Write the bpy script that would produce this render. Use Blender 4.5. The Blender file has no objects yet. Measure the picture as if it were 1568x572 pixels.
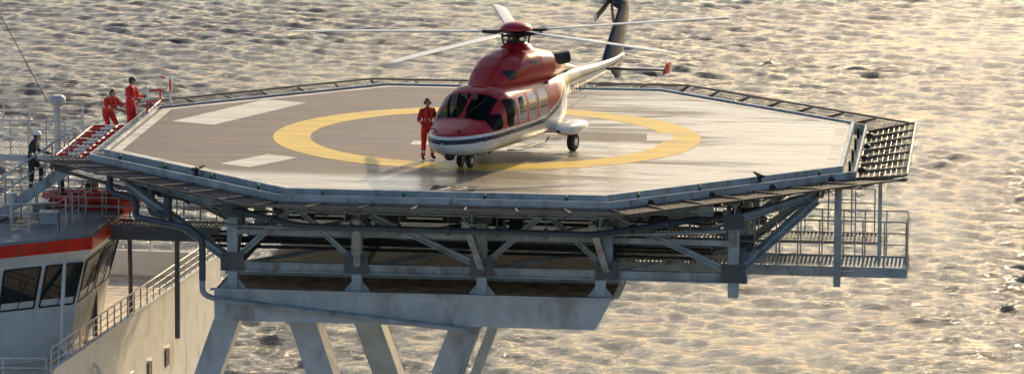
import bpy, math, random
import numpy as np
from mathutils import Vector, Matrix
random.seed(7); rng=np.random.default_rng(5)
R=math.radians
scene=bpy.context.scene
coll=scene.collection
SEA_Z=-30.0

# ------------------------------------------------------------ materials
def nt(name):
    m=bpy.data.materials.new(name); m.use_nodes=True
    t=m.node_tree; t.nodes.clear()
    o=t.nodes.new('ShaderNodeOutputMaterial')
    b=t.nodes.new('ShaderNodeBsdfPrincipled')
    t.links.new(b.outputs[0],o.inputs[0])
    return m,t,b,o
def mixc(t,f,a,b,mode='MIX'):
    n=t.nodes.new('ShaderNodeMix'); n.data_type='RGBA'; n.blend_type=mode
    for i,v in ((0,f),(6,a),(7,b)):
        if isinstance(v,bpy.types.NodeSocket): t.links.new(v,n.inputs[i])
        elif i==0: n.inputs[0].default_value=v
        else: n.inputs[i].default_value=(*v[:3],1)
    return n.outputs[2]
def coords(t,scale=(1,1,1),rot=(0,0,0)):
    tc=t.nodes.new('ShaderNodeTexCoord'); mp=t.nodes.new('ShaderNodeMapping')
    mp.inputs['Scale'].default_value=scale; mp.inputs['Rotation'].default_value=rot
    t.links.new(tc.outputs['Object'],mp.inputs[0]); return mp.outputs[0]
def noise(t,vec,scale,detail=5,rough=.55,dist=0):
    n=t.nodes.new('ShaderNodeTexNoise'); n.inputs['Scale'].default_value=scale
    n.inputs['Detail'].default_value=detail; n.inputs['Roughness'].default_value=rough
    n.inputs['Distortion'].default_value=dist
    t.links.new(vec,n.inputs['Vector']); return n.outputs['Fac']
def ramp(t,f,p0,p1,v0=0.,v1=1.):
    n=t.nodes.new('ShaderNodeMapRange'); n.inputs[1].default_value=p0; n.inputs[2].default_value=p1
    n.inputs[3].default_value=v0; n.inputs[4].default_value=v1; n.interpolation_type='SMOOTHSTEP'
    t.links.new(f,n.inputs[0]); return n.outputs[0]
def mth(t,op,a,b=None):
    n=t.nodes.new('ShaderNodeMath'); n.operation=op
    for i,v in enumerate((a,b)):
        if v is None: continue
        if isinstance(v,bpy.types.NodeSocket): t.links.new(v,n.inputs[i])
        else: n.inputs[i].default_value=v
    return n.outputs[0]
def pmat(name,col,rough=.5,metal=0.,var=.2,scale=2.,dirt=None,dscale=1.5,d0=.52,d1=.68,damt=.6,bump=0.,stretch=(1,1,1),coat=0.):
    m,t,b,o=nt(name)
    v=coords(t,stretch)
    n1=noise(t,v,scale)
    lo=[c*(1-var) for c in col]; hi=[min(1,c*(1+var)) for c in col]
    c=mixc(t,ramp(t,n1,.3,.7),lo,hi)
    if dirt:
        v2=coords(t,(1,1,.35))
        f=mth(t,'MULTIPLY',ramp(t,noise(t,v2,dscale,8,.65),d0,d1),damt)
        c=mixc(t,f,c,dirt)
    t.links.new(c,b.inputs['Base Color'])
    t.links.new(ramp(t,noise(t,v,scale*2.3),.3,.7,max(.05,rough-.1),min(1,rough+.12)),b.inputs['Roughness'])
    b.inputs['Metallic'].default_value=metal
    b.inputs['Coat Weight'].default_value=coat
    if bump>0:
        bn=t.nodes.new('ShaderNodeBump'); bn.inputs['Strength'].default_value=.6; bn.inputs['Distance'].default_value=bump
        t.links.new(noise(t,v,scale*8,4),bn.inputs['Height']); t.links.new(bn.outputs[0],b.inputs['Normal'])
    return m
RUST=(.16,.07,.03)
M_steel=pmat('blue_grey_paint',(.32,.38,.43),.36,dirt=(.14,.08,.045),dscale=2.4,damt=.7,var=.25)
M_steel_d=pmat('dark_steel_paint',(.085,.095,.11),.5,dirt=(.10,.055,.03),dscale=2.,damt=.6)
M_girder=pmat('girder_paint',(.40,.47,.53),.4,dirt=(.18,.13,.10),dscale=1.1,damt=.55,var=.12)
M_rustd=pmat('rusty_plate',(.46,.29,.17),.8,dirt=(.16,.08,.045),var=.35)
M_beige=pmat('beige_deck_paint',(.66,.57,.45),.6,dirt=(.3,.19,.12),dscale=.8,damt=.6)
M_cream=pmat('cream_paint',(.80,.73,.60),.6,dirt=(.4,.28,.18),dscale=.8,damt=.4)
M_white=pmat('ship_white_paint',(.70,.71,.71),.4,dirt=(.38,.22,.13),dscale=1.3,d0=.53,d1=.75,damt=.65,var=.07)
M_roof=pmat('roof_deck_paint',(.26,.27,.28),.6,dirt=(.12,.10,.08),dscale=1.3,damt=.65,var=.15)
M_rail=pmat('galvanised_rail',(.42,.42,.42),.4,.3,dirt=RUST,dscale=4)
M_railw=pmat('white_rail',(.6,.6,.58),.45,dirt=RUST,dscale=4,damt=.4)
M_net=pmat('net_steel',(.15,.13,.11),.5,.3,dirt=RUST,dscale=3)
M_pipe=pmat('pipe_paint',(.065,.085,.115),.4,dirt=(.04,.04,.04))
M_pipel=pmat('light_pipe',(.26,.32,.39),.4,dirt=(.12,.09,.07))
M_orange=pmat('orange_paint',(.68,.028,.012),.4,dirt=(.3,.06,.03))
M_red=pmat('signal_red',(.62,.02,.02),.4,var=.1)
M_wht=pmat('paint_white',(.82,.81,.78),.5,var=.08)
M_black=pmat('rubber_black',(.02,.02,.02),.7)
M_dark=pmat('dark_metal',(.04,.04,.045),.45,.6)
M_alu=pmat('bare_metal',(.45,.45,.46),.35,.8)
M_green=pmat('green_lamp',(.03,.25,.07),.3)
def glassdark():
    m,t,b,o=nt('bridge_glass')
    b.inputs['Base Color'].default_value=(.012,.018,.02,1); b.inputs['Roughness'].default_value=.06
    v=coords(t); bn=t.nodes.new('ShaderNodeBump'); bn.inputs['Distance'].default_value=.01
    t.links.new(noise(t,v,1.2),bn.inputs['Height']); t.links.new(bn.outputs[0],b.inputs['Normal'])
    return m
M_glassd=glassdark()

def deck_mat():
    m,t,b,o=nt('helideck_coating')
    tc=t.nodes.new('ShaderNodeTexCoord'); sx=t.nodes.new('ShaderNodeSeparateXYZ'); t.links.new(tc.outputs['Object'],sx.inputs[0])
    v=coords(t,(.16,1.5,1)); v2=coords(t,(1,1,1)); v3=coords(t,(.05,2.6,1)); v4=coords(t,(.22,.9,1))
    big=noise(t,v4,.4,6,.62,.6)
    st=noise(t,v,1.0,8,.68,.3)
    fine=noise(t,v3,3.,6,.7)
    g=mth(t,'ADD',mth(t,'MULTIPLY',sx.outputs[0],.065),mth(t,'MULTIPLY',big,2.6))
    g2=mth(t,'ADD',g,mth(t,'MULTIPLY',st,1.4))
    front_sheen=ramp(t,mth(t,'MULTIPLY',sx.outputs[1],-1),7.0,8.4)  # pale front strip: wet reflection painted into the base colour
    mask=mth(t,'MAXIMUM',ramp(t,g2,2.02,2.4),mth(t,'MULTIPLY',front_sheen,.85))  # paler to the right: sun glare painted into the colour, plus worn patches
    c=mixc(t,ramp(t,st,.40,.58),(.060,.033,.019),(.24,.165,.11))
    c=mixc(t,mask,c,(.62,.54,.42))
    c=mixc(t,mth(t,'MULTIPLY',ramp(t,fine,.46,.57),.68),c,(.062,.038,.024))
    w=mth(t,'FRACT',mth(t,'MULTIPLY',sx.outputs[1],2.2))
    seam=ramp(t,mth(t,'ABSOLUTE',mth(t,'SUBTRACT',w,.5)),.03,.09,1,0)
    c=mixc(t,mth(t,'MULTIPLY',seam,.5),c,(.05,.036,.026))
    t.links.new(c,b.inputs['Base Color'])
    t.links.new(ramp(t,mth(t,'ADD',st,mth(t,'MULTIPLY',mask,-.35)),.1,.75,.26,.66),b.inputs['Roughness'])
    bn=t.nodes.new('ShaderNodeBump'); bn.inputs['Strength'].default_value=.5; bn.inputs['Distance'].default_value=.01
    hh=mth(t,'ADD',noise(t,v2,14,3),mth(t,'MULTIPLY',seam,-1.))
    t.links.new(hh,bn.inputs['Height']); t.links.new(bn.outputs[0],b.inputs['Normal'])
    return m
def worn_paint(name,col,base=(.14,.12,.1),amt=.5):
    m,t,b,o=nt(name)
    v=coords(t,(.18,1.6,1)); st=noise(t,v,1.4,8,.7,.3)
    v2=coords(t,(1,1,1)); n2=noise(t,v2,6,5,.7)
    c=mixc(t,mth(t,'MULTIPLY',ramp(t,st,.46,.64),amt),col,base)
    c=mixc(t,mth(t,'MULTIPLY',ramp(t,n2,.56,.7),.4),c,base)
    t.links.new(c,b.inputs['Base Color']); b.inputs['Roughness'].default_value=.5
    return m
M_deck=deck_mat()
M_dy=worn_paint('deck_yellow',(.80,.54,.03),(.42,.28,.07),.65)
M_dw=worn_paint('deck_white',(.75,.70,.6),(.25,.2,.16),.7)

def sea_mat():
    m,t,b,o=nt('sea_water')
    b.inputs['Base Color'].default_value=(.014,.024,.027,1)
    b.inputs['Roughness'].default_value=.11
    b.inputs['IOR'].default_value=1.34
    v=coords(t,(1,1,1),(0,0,.5)); va=coords(t,(.75,1.15,1),(0,0,.35))
    n1=noise(t,va,2.6,6,.64,.4); n2=noise(t,v,8,3,.6)
    h=mth(t,'ADD',mth(t,'MULTIPLY',n1,1.6),mth(t,'MULTIPLY',n2,.4))
    bn=t.nodes.new('ShaderNodeBump'); bn.inputs['Strength'].default_value=1.; bn.inputs['Distance'].default_value=.16
    t.links.new(h,bn.inputs['Height']); t.links.new(bn.outputs[0],b.inputs['Normal'])
    return m
M_sea=sea_mat()

# ------------------------------------------------------------ mesh builder
class MB:
    def __init__(s): s.v=[];s.f=[];s.m=[];s.s=[]
    def add(s,vs,fs,mi=0,sm=False):
        o=len(s.v); s.v+= [tuple(p) for p in vs]
        for f in fs: s.f.append([i+o for i in f]); s.m.append(mi); s.s.append(sm)
    def cube(s,a,b,mi=0):
        x0,y0,z0=a;x1,y1,z1=b
        vs=[(x0,y0,z0),(x1,y0,z0),(x1,y1,z0),(x0,y1,z0),(x0,y0,z1),(x1,y0,z1),(x1,y1,z1),(x0,y1,z1)]
        s.add(vs,[(0,3,2,1),(4,5,6,7),(0,1,5,4),(1,2,6,5),(2,3,7,6),(3,0,4,7)],mi)
    def frame(s,p1,p2,up=(0,0,1)):
        p1=Vector(p1);p2=Vector(p2);d=(p2-p1).normalized();u=Vector(up)
        if abs(d.dot(u))>.98: u=Vector((0,1,0)) if abs(d.y)<.9 else Vector((1,0,0))
        r=d.cross(u).normalized(); u=r.cross(d).normalized(); return p1,p2,r,u
    def bar(s,p1,p2,w,h,mi=0,up=(0,0,1),oy=0,oz=0,w2=None,h2=None):
        p1,p2,r,u=s.frame(p1,p2,up); w2=w2 or w; h2=h2 or h
        vs=[]
        for p,ww,hh in ((p1,w,h),(p2,w2,h2)):
            for a,b in ((-1,-1),(1,-1),(1,1),(-1,1)):
                vs.append(p+r*(a*ww/2+oy)+u*(b*hh/2+oz))
        s.add(vs,[(0,1,2,3),(7,6,5,4),(0,4,5,1),(1,5,6,2),(2,6,7,3),(3,7,4,0)],mi)
    def ibeam(s,p1,p2,w,h,mi=0,up=(0,0,1),t=.035):
        s.bar(p1,p2,w,t,mi,up,0,h/2-t/2); s.bar(p1,p2,w,t,mi,up,0,-h/2+t/2)
        s.bar(p1,p2,t*.8,h-2*t-.002,mi,up)
    def tube(s,pts,r,mi=0,n=8,caps=True):
        pts=[Vector(p) for p in pts]; rs=r if isinstance(r,(list,tuple)) else [r]*len(pts)
        vs=[];N=len(pts); prev=None
        for i,p in enumerate(pts):
            d=(pts[min(i+1,N-1)]-pts[max(i-1,0)]).normalized()
            if prev is None:
                u=Vector((0,0,1)) if abs(d.z)<.9 else Vector((0,1,0))
            else: u=prev
            a=d.cross(u).normalized(); u=a.cross(d).normalized(); prev=u
            for k in range(n):
                an=2*math.pi*k/n; vs.append(p+(a*math.cos(an)+u*math.sin(an))*rs[i])
        fs=[]
        for i in range(N-1):
            for k in range(n):
                fs.append((i*n+k,i*n+(k+1)%n,(i+1)*n+(k+1)%n,(i+1)*n+k))
        s.add(vs,fs,mi,n>5)
        if caps: s.add(vs[:n],[list(range(n))],mi); s.add(vs[-n:],[list(range(n))[::-1]],mi)
    def prism(s,poly,z0,z1,mi=0,mt=None):
        n=len(poly)
        vs=[(x,y,z0) for x,y in poly]+[(x,y,z1) for x,y in poly]
        s.add(vs,[list(range(n))[::-1]]+[(i,(i+1)%n,(i+1)%n+n,i+n) for i in range(n)],mi)
        s.add([(x,y,z1) for x,y in poly],[list(range(n))],mi if mt is None else mt)
    def ell(s,c,r,mi=0,nu=16,nv=10,zmin=-1.,zmax=1.,fn=None):
        vs=[];fs=[]
        a0=math.asin(zmin);a1=math.asin(zmax)
        for j in range(nv+1):
            a=a0+(a1-a0)*j/nv
            for i in range(nu):
                b=2*math.pi*i/nu
                p=[math.cos(a)*math.cos(b),math.cos(a)*math.sin(b),math.sin(a)]
                if fn: p=fn(p)
                vs.append((c[0]+p[0]*r[0],c[1]+p[1]*r[1],c[2]+p[2]*r[2]))
        for j in range(nv):
            for i in range(nu): fs.append((j*nu+i,j*nu+(i+1)%nu,(j+1)*nu+(i+1)%nu,(j+1)*nu+i))
        s.add(vs,fs,mi,True)
        if zmin>-1: s.add(vs[:nu],[list(range(nu))[::-1]],mi)
    def wheel(s,c,axis,r,w,mi=0,mh=1):
        c=Vector(c);ax=Vector(axis).normalized()
        s.tube([c-ax*w/2,c-ax*w*.35,c+ax*w*.35,c+ax*w/2],[r*.86,r,r,r*.86],mi,18)
        s.tube([c-ax*(w/2+.008),c+ax*(w/2+.008)],r*.45,mh,12)
    def wing(s,le1,te1,le2,te2,nrm,th1,th2,mi=0):
        prof=[(1,0),(.75,.35),(.45,.5),(.2,.44),(.06,.26),(0,0),(.06,-.26),(.2,-.44),(.45,-.5),(.75,-.35)]
        nrm=Vector(nrm); vs=[]
        for le,te,th in ((le1,te1,th1),(le2,te2,th2)):
            le=Vector(le);te=Vector(te)
            for c,h in prof: vs.append(le.lerp(te,c)+nrm*h*th)
        n=len(prof)
        s.add(vs,[(i,(i+1)%n,(i+1)%n+n,i+n) for i in range(n)],mi,True)
        s.add(vs[:n],[list(range(n))[::-1]],mi); s.add(vs[n:],[list(range(n))],mi)
    def rail(s,path,h=1.1,sp=1.3,r=.022,n=3,mi=0,side=6,kick=False):
        path=[Vector(p) for p in path]
        for k in range(n):
            z=h*(1-k/n); s.tube([p+Vector((0,0,z)) for p in path],r if k==0 else r*.75,mi,side)
        for a,b in zip(path[:-1],path[1:]):
            m=max(1,int(round((b-a).length/sp)))
            for i in range(m+1):
                p=a.lerp(b,i/m); s.tube([p,p+Vector((0,0,h))],r*1.05,mi,side)
    def grating(s,x0,x1,y0,y1,z,mi=0,sp=.12,th=.03):
        s.cube((x0,y0,z-.06),(x1,y0+.04,z),mi); s.cube((x0,y1-.04,z-.06),(x1,y1,z),mi)
        x=x0
        while x<=x1: s.bar((x,y0,z-th/2),(x,y1,z-th/2),.045,th,mi); x+=sp
        y=y0+.3
        while y<y1: s.bar((x0,y,z-th-.01),(x1,y,z-th-.01),.03,.03,mi); y+=.45
    def build(s,name,mats,parent=None,loc=(0,0,0),rz=0):
        me=bpy.data.meshes.new(name); me.from_pydata(s.v,[],s.f)
        for m in (mats if isinstance(mats,(list,tuple)) else [mats]): me.materials.append(m)
        me.polygons.foreach_set('material_index',s.m); me.polygons.foreach_set('use_smooth',s.s)
        me.update()
        ob=bpy.data.objects.new(name,me); coll.objects.link(ob); ob.location=loc; ob.rotation_euler=(0,0,rz)
        if parent: ob.parent=parent
        return ob
def empty(name,loc=(0,0,0),rz=0):
    e=bpy.data.objects.new(name,None); coll.objects.link(e); e.location=loc; e.rotation_euler=(0,0,rz); e.empty_display_size=.5
    return e
DR=R(-6.2)   # helideck heading

# ------------------------------------------------------------ sea
def build_sea():
    def axis(lo,hi,d,far_lo,far_hi):
        a=list(np.arange(lo,hi,d)); st=d; x=a[-1]
        while x<far_hi: st*=1.22; x+=st; a.append(x)
        st=d; x=a[0]; pre=[]
        while x>far_lo: st*=1.22; x-=st; pre.append(x)
        return np.array(pre[::-1]+a)
    xs=axis(-54,60,.22,-9000,9000); ys=axis(102,298,.3,-2500,14000)
    X,Y=np.meshgrid(xs,ys)
    Z=np.zeros_like(X)
    for i in range(90):
        lam=1.2*(4.0/1.2)**rng.random(); k=2*math.pi/lam
        th=R(250)+rng.normal()*.5
        a=.0046*lam*(.5+rng.random())
        ph=rng.random()*6.28
        q=k*(X*math.cos(th)+Y*math.sin(th))+ph
        Z+=a*(np.sin(q)+.3*np.sin(2*q+1.57))
    for i in range(6):   # low long swell
        lam=9+6*rng.random(); th=R(235)+rng.normal()*.3
        Z+=.022*np.sin(2*math.pi/lam*(X*math.cos(th)+Y*math.sin(th))+rng.random()*6)
    mask=np.clip((95-np.abs(X-3))/35,0,1)*np.clip((Y-70)/30,0,1)*np.clip((355-Y)/55,0,1)
    grp=.85+.35*np.sin(X*.11+Y*.051)*np.sin(Y*.083-X*.04+1)
    Z=Z*mask*grp
    nx,ny=len(xs),len(ys)
    co=np.stack([X,Y,Z],-1).reshape(-1,3)
    I=np.arange((ny-1)*(nx-1)); j=I//(nx-1); i=I%(nx-1); b=j*nx+i
    F=np.stack([b,b+1,b+1+nx,b+nx],-1)
    me=bpy.data.meshes.new('sea'); 
    me.vertices.add(len(co)); me.vertices.foreach_set('co',co.ravel())
    me.loops.add(F.size); me.loops.foreach_set('vertex_index',F.ravel().astype(np.int32))
    me.polygons.add(len(F)); me.polygons.foreach_set('loop_start',np.arange(0,F.size,4,dtype=np.int32))
    me.polygons.foreach_set('use_smooth',np.ones(len(F),dtype=bool))
    me.update(calc_edges=True); me.validate()
    me.materials.append(M_sea)
    ob=bpy.data.objects.new('sea',me); coll.objects.link(ob); ob.location=(0,0,SEA_Z)
build_sea()

# ------------------------------------------------------------ helideck
A=10.75
def octo(off=0): 
    r=(A+off)/math.cos(R(22.5)); return [(r*math.cos(R(22.5+45*k)),r*math.sin(R(22.5+45*k))) for k in range(8)]
hd=empty('helideck',rz=DR)
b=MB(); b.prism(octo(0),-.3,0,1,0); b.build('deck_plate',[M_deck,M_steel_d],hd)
def flat_ring(r0,r1,z,n=128):
    vs=[];fs=[]
    for i in range(n):
        a=2*math.pi*i/n; vs+= [(r0*math.cos(a),r0*math.sin(a),z),(r1*math.cos(a),r1*math.sin(a),z)]
    for i in range(n):
        j=(i+1)%n; fs.append((2*i,2*i+1,2*j+1,2*j))
    return vs,fs
b=MB(); b.add(*flat_ring(5.3,6.42,.004)); b.build('aiming_circle_marking',M_dy,hd)
b=MB()
def quadbar(b,p,q,w,z,mi=0):
    p=Vector((*p,z));q=Vector((*q,z));d=(q-p).normalized();n=Vector((-d.y,d.x,0))*w/2
    b.add([p+n,p-n,q-n,q+n],[(0,1,2,3)],mi)
quadbar(b,(-2.1,1.2),(2.1,1.2),.75,.004); quadbar(b,(-2.1,-1.5),(2.1,-1.5),.75,.004); quadbar(b,(0,-1.12),(0,.82),.75,.0045)
quadbar(b,(-9.2,1.5),(-7.1,6.6),1.5,.0042); quadbar(b,(-6.6,-6.6),(-5.5,-4.6),1.1,.0042)
quadbar(b,(5.1,1.5),(5.2,-.1),.8,.0085)
o1=octo(-.12);o2=octo(-.42)
vs=[(x,y,.004) for x,y in o1]+[(x,y,.004) for x,y in o2]
b.add(vs,[(i,(i+1)%8,(i+1)%8+8,i+8) for i in range(8)])
b.build('white_markings',M_dw,hd)
def textobj(txt,size,mat,parent,loc,rot,name,ext=0.0):
    cu=bpy.data.curves.new(name,'FONT'); cu.body=txt; cu.size=size; cu.extrude=ext; cu.align_x='CENTER'
    o=bpy.data.objects.new(name+'_tmp',cu); coll.objects.link(o)
    dg=bpy.context.evaluated_depsgraph_get(); me=bpy.data.meshes.new_from_object(o.evaluated_get(dg))
    bpy.data.objects.remove(o); me.materials.clear(); me.materials.append(mat)
    ob=bpy.data.objects.new(name,me); coll.objects.link(ob); ob.parent=parent; ob.location=loc; ob.rotation_euler=rot
    return ob
b=MB(); b.add([(-.5,-10.3,.0065),(.75,-10.3,.0065),(.75,-9.35,.0065),(-.5,-9.35,.0065)],[(0,1,2,3)]); b.build('value_panel',M_black,hd)
textobj('22',.95,M_dw,hd,(.12,-10.15,.011),(0,0,0),'d_value_text')
b=MB()
def ringseg(b,off0,off1,z0,z1,mi=0):
    p=octo(off0);q=octo(off1)
    for i in range(8):
        j=(i+1)%8
        vs=[(*p[i],z0),(*q[i],z0),(*q[j],z0),(*p[j],z0),(*p[i],z1),(*q[i],z1),(*q[j],z1),(*p[j],z1)]
        b.add(vs,[(0,3,2,1),(4,5,6,7),(0,1,5,4),(1,2,6,5),(2,3,7,6),(3,0,4,7)],mi)
ringseg(b,.003,.09,-.42,.06,0)
ringseg(b,.093,.42,-.40,-.30,1)
ringseg(b,.423,.48,-.44,-.06,0)
b.build('edge_gutter',[M_steel,M_steel_d],hd)
b=MB(); nb=MB(); lampb=MB()
p=octo(.5)
for i in range(8):
    j=(i+1)%8
    if i==3: continue
    back=i in (0,1,2)
    q=octo(1.75 if back else 1.95)
    zi,zo=(-.28,-.02)
    if i in (4,5,6): zo=-.16
    if back: zo=-.05
    P0=Vector((*p[i],zi));P1=Vector((*p[j],zi));Q0=Vector((*q[i],zo));Q1=Vector((*q[j],zo))
    b.tube([Q0,Q1],.032,0,8); b.tube([P0,P1],.03,0,8)
    n=7
    for k in range(n+1):
        a=P0.lerp(P1,k/n);c=Q0.lerp(Q1,k/n)
        b.bar(a+Vector((0,0,-.03)),c+Vector((0,0,-.03)),.06,.14,0,h2=.06)
        if k<n: b.bar(a+Vector((0,0,-.3)),a.lerp(c,.75)+Vector((0,0,-.07)),.04,.04,0)
    m=52; rr=.008 if (back or i==7) else .012
    for k in range(1,m):
        a=P0.lerp(P1,k/m);c=Q0.lerp(Q1,k/m); mid=a.lerp(c,.5)+Vector((0,0,-.05-.02*random.random())); nb.tube([a,mid,c],rr,0,3,False)
    for k in range(1,9):
        nb.tube([P0.lerp(Q0,k/9)+Vector((0,0,-.03)),P1.lerp(Q1,k/9)+Vector((0,0,-.03))],rr,0,3,False)
    for k in range(4):
        c=Vector((*octo(.25)[i],0)).lerp(Vector((*octo(.25)[j],0)),(k+.5)/4)
        lampb.tube([c+Vector((0,0,-.3)),c+Vector((0,0,-.02))],.04,1,8); lampb.ell((c.x,c.y,.0),(.045,.045,.06),0,10,6)
        lampb.ell((c.x+.35,c.y,-.2),(.12,.08,.08),1,8,5)
b.build('safety_net_frame',M_net,hd); nb.build('safety_net_mesh',M_net,hd); lampb.build('perimeter_lights',[M_green,M_dark],hd)
for (i,k,az) in ((4,.55,60),(6,.62,120),(1,.5,250)):
    o=octo(.28); c=Vector((*o[i],0)).lerp(Vector((*o[(i+1)%8],0)),k); d=Vector((math.cos(R(az)),math.sin(R(az)),0))
    b=MB(); b.tube([c+Vector((0,0,-.3)),c+Vector((0,0,.08))],.06,0,10); b.ell((c.x,c.y,.1),(.09,.09,.08),0,10,6); b.tube([c+Vector((0,0,.12))-d*.12,c+Vector((0,0,.14))+d*.2,c+Vector((0,0,.17))+d*.36],[.05,.045,.03],1,10); b.tube([c+Vector((0,0,.12))-d*.12-Vector((-d.y,d.x,0))*.1,c+Vector((0,0,.12))-d*.12+Vector((-d.y,d.x,0))*.1],.03,0,6)
    b.build('foam_monitor_%d'%i,[M_dark,M_dark],hd)
b=MB()
for k in range(-8,9):
    x=k*1.25; lim=min(10.5,15.0-abs(x))
    b.ibeam((x,-lim,-.42),(x,lim,-.42),.14,.22)
b.build('deck_joists',M_steel_d,hd)

# ------------------------------------------------------------ support frame
sf=empty('helideck_support_frame',rz=DR)
SX=.7; SL=(SX,0,0)
b=MB(); g=MB()
TX=[-7.2,-3.6,0,3.6,7.2]; TY=[-7.6,-2.6,2.6,7.6]; ZT,ZB=-.78,-2.75
for y in TY:
    hw=min(10.4,14.9-abs(y))
    b.ibeam((-hw-SX,y,ZT),(hw-SX,y,ZT),.26,.38)
    b.ibeam((-7.5,y,ZB),(7.6,y,ZB),.24,.28)
for x in TX:
    lim=min(10.3,14.8-abs(x))
    b.ibeam((x,-lim,ZT-.02),(x,lim,ZT-.02),.24,.34,t=.03)
    b.ibeam((x,-7.6,ZB-.01),(x,7.6,ZB-.01),.22,.26,t=.03)
    for y in TY:
        b.ibeam((x,y,ZT-.2),(x,y,ZB-(.55 if (y==-7.6 and x==7.2) else .1)),.3,.3,up=(0,1,0))
        g.cube((x-.34,y-.155,ZB-.12),(x+.34,y-.135,ZB+.42)); g.cube((x-.3,y-.155,ZT-.55),(x+.3,y-.135,ZT-.15))
    b.ibeam((x,-7.6,ZB+.1),(x+(.25 if x<0 else -.25),-lim+.5,ZT-.1),.2,.2)
    b.ibeam((x,7.6,ZB+.1),(x,lim-.5,ZT-.1),.2,.2)
    b.bar((x,-7.6,ZB+.1),(x-.5,-2.6,ZT-.1),.13,.13); b.bar((x,2.6,ZB+.1),(x,-2.6,ZT-.1),.13,.13); b.bar((x,7.6,ZB+.1),(x,2.6,ZT-.1),.13,.13)
for y in TY:
    for i in range(4):
        x0,x1=TX[i],TX[i+1]; xm=(x0+x1)/2
        if i%2==0: b.ibeam((x0,y,ZB+.15),(xm,y,ZT-.2),.17,.17); b.ibeam((xm,y,ZT-.2),(x1,y,ZB+.15),.15,.15)
        else: b.ibeam((x0,y,ZT-.25),(x1,y,ZB+.15),.17,.17)
        b.bar((x0,y+.02,-1.75),(x1,y+.02,-1.75),.12,.16)
for i in range(4):
    for j in range(3):
        b.bar((TX[i],TY[j],ZB+.02),(TX[i+1],TY[j+1],ZB+.02),.1,.1)
for sgn in (-1,1):
    o=-SX
    for y in (-7.6,-2.6,2.6):
        ty=y if abs(y)<4 else -4.9
        b.ibeam((sgn*7.25,y,ZB+.15),(sgn*10.1+o,ty,ZT-.1),.22,.22)
    b.ibeam((sgn*7.2,-7.6,ZT-.3),(sgn*10.2+o,-4.6,ZT+.05),.18,.2)
    b.ibeam((sgn*10.2+o,-4.9,ZT+.1),(sgn*10.2+o,4.9,ZT+.1),.22,.3)
b.build('truss_members',M_steel,sf,SL)
g.build('gusset_plates',M_steel_d,sf,SL)
b=MB(); pr=octo(-.7)
for i in range(8): b.ibeam((*pr[i],-.60),(*pr[(i+1)%8],-.60),.18,.3)
b.build('rim_beam',M_steel,sf)
b=MB()
def girder(b,x0,x1,y0,y1,z0,z1,slant,mt):
    vs=[(x0,y0,z0),(x1-slant,y0,z0),(x1-slant,y1,z0),(x0,y1,z0),(x0-.0,y0,z1),(x1,y0,z1),(x1,y1,z1),(x0,y1,z1)]
    b.add(vs,[(0,3,2,1),(0,1,5,4),(1,2,6,5),(2,3,7,6),(3,0,4,7)],0); b.add(vs[4:],[(0,1,2,3)],mt)
girder(b,-7.7,3.75,-7.9,-5.1,-4.30,-3.42,.45,1)
b.cube((-7.8,-8.0,-3.417),(3.85,-7.86,-3.36),0); b.cube((-7.8,-5.3,-3.417),(3.85,-5.0,-3.28),0)
for x in (-7.2,-3.6,0,3.4):
    b.cube((x-.14,-7.72,-3.417),(x+.14,-7.45,-2.9),0); b.add([(x-.4,-7.6,-3.415),(x-.14,-7.6,-3.415),(x-.14,-7.6,-3.1)],[(0,1,2)],0); b.add([(x+.4,-7.6,-3.415),(x+.14,-7.6,-3.415),(x+.14,-7.6,-3.1)],[(2,1,0)],0)
girder(b,-7.0,3.9,-3.4,1.2,-4.2,-3.5,.3,2)
girder(b,-7.7,3.75,4.9,7.7,-4.30,-3.28,.45,1)
for k in range(7): b.cube((-6.6+k*1.5,-7.912,-4.28),(-6.58+k*1.5,-7.902,-3.44),0)
b.build('box_girders',[M_girder,M_rustd,M_cream],sf,SL)
b=MB()
def leg(p,q,w,d): b.bar(p,q,w,d,0,up=(0,1,0))
leg((-7.4,-6.5,-4.2),(-10.9,-6.5,-14),.72,1.0)
leg((-5.35,-6.5,-4.25),(-2.0,-6.5,-14),.75,1.0)
leg((-4.65,-.8,-4.1),(-1.1,-.8,-14),.75,1.0)
leg((-.45,-6.5,-4.25),(-4.2,-6.5,-14),.85,1.0)
leg((.15,-.8,-4.1),(-3.4,-.8,-14),.3,.4)
b.build('raking_legs',M_girder,sf,SL)
b=MB()
b.ibeam((10.75,-5.2,-.5),(10.75,-5.2,-3.35),.2,.2,up=(0,1,0))
b.ibeam((11.9,-4.2,-.4),(11.9,-4.2,-2.9),.06,.06,up=(0,1,0)); b.ibeam((11.9,-2.4,-.4),(11.9,-2.4,-2.9),.06,.06,up=(0,1,0))
for k in range(7): b.bar((10.85,-5.2,-.8-k*.35),(11.25,-5.2,-.8-k*.35),.025,.025)
b.bar((11.25,-5.2,-.5),(11.25,-5.2,-3.1),.035,.035)
b.build('hanger_posts',M_steel,sf)
b=MB()
b.grating(3.8,12.75,-4.1,-2.2,-2.98); b.cube((3.8,-4.14,-3.25),(12.75,-4.105,-2.95)); b.cube((3.8,-2.195,-3.2),(12.75,-2.16,-2.95))
b.build('walkway_grating',M_steel,sf)
b=MB()
b.rail([(3.9,-4.12,-2.95),(12.7,-4.12,-2.95),(12.7,-2.18,-2.95),(3.9,-2.18,-2.95)],1.35,.62,.02,4)
b.rail([(3.9,1.8,-2.9),(11.6,1.8,-2.9)],1.3,.7,.02,3)
b.build('walkway_rail',M_rail,sf)
b=MB(); b.grating(3.9,11.8,.2,1.8,-2.95); b.build('rear_walkway_grating',M_steel_d,sf)
b=MB()
for y in (-5.2,-.5,4.0): b.cube((-7.,y-.2,-1.35),(7.3,y+.2,-1.27),0)
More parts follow.
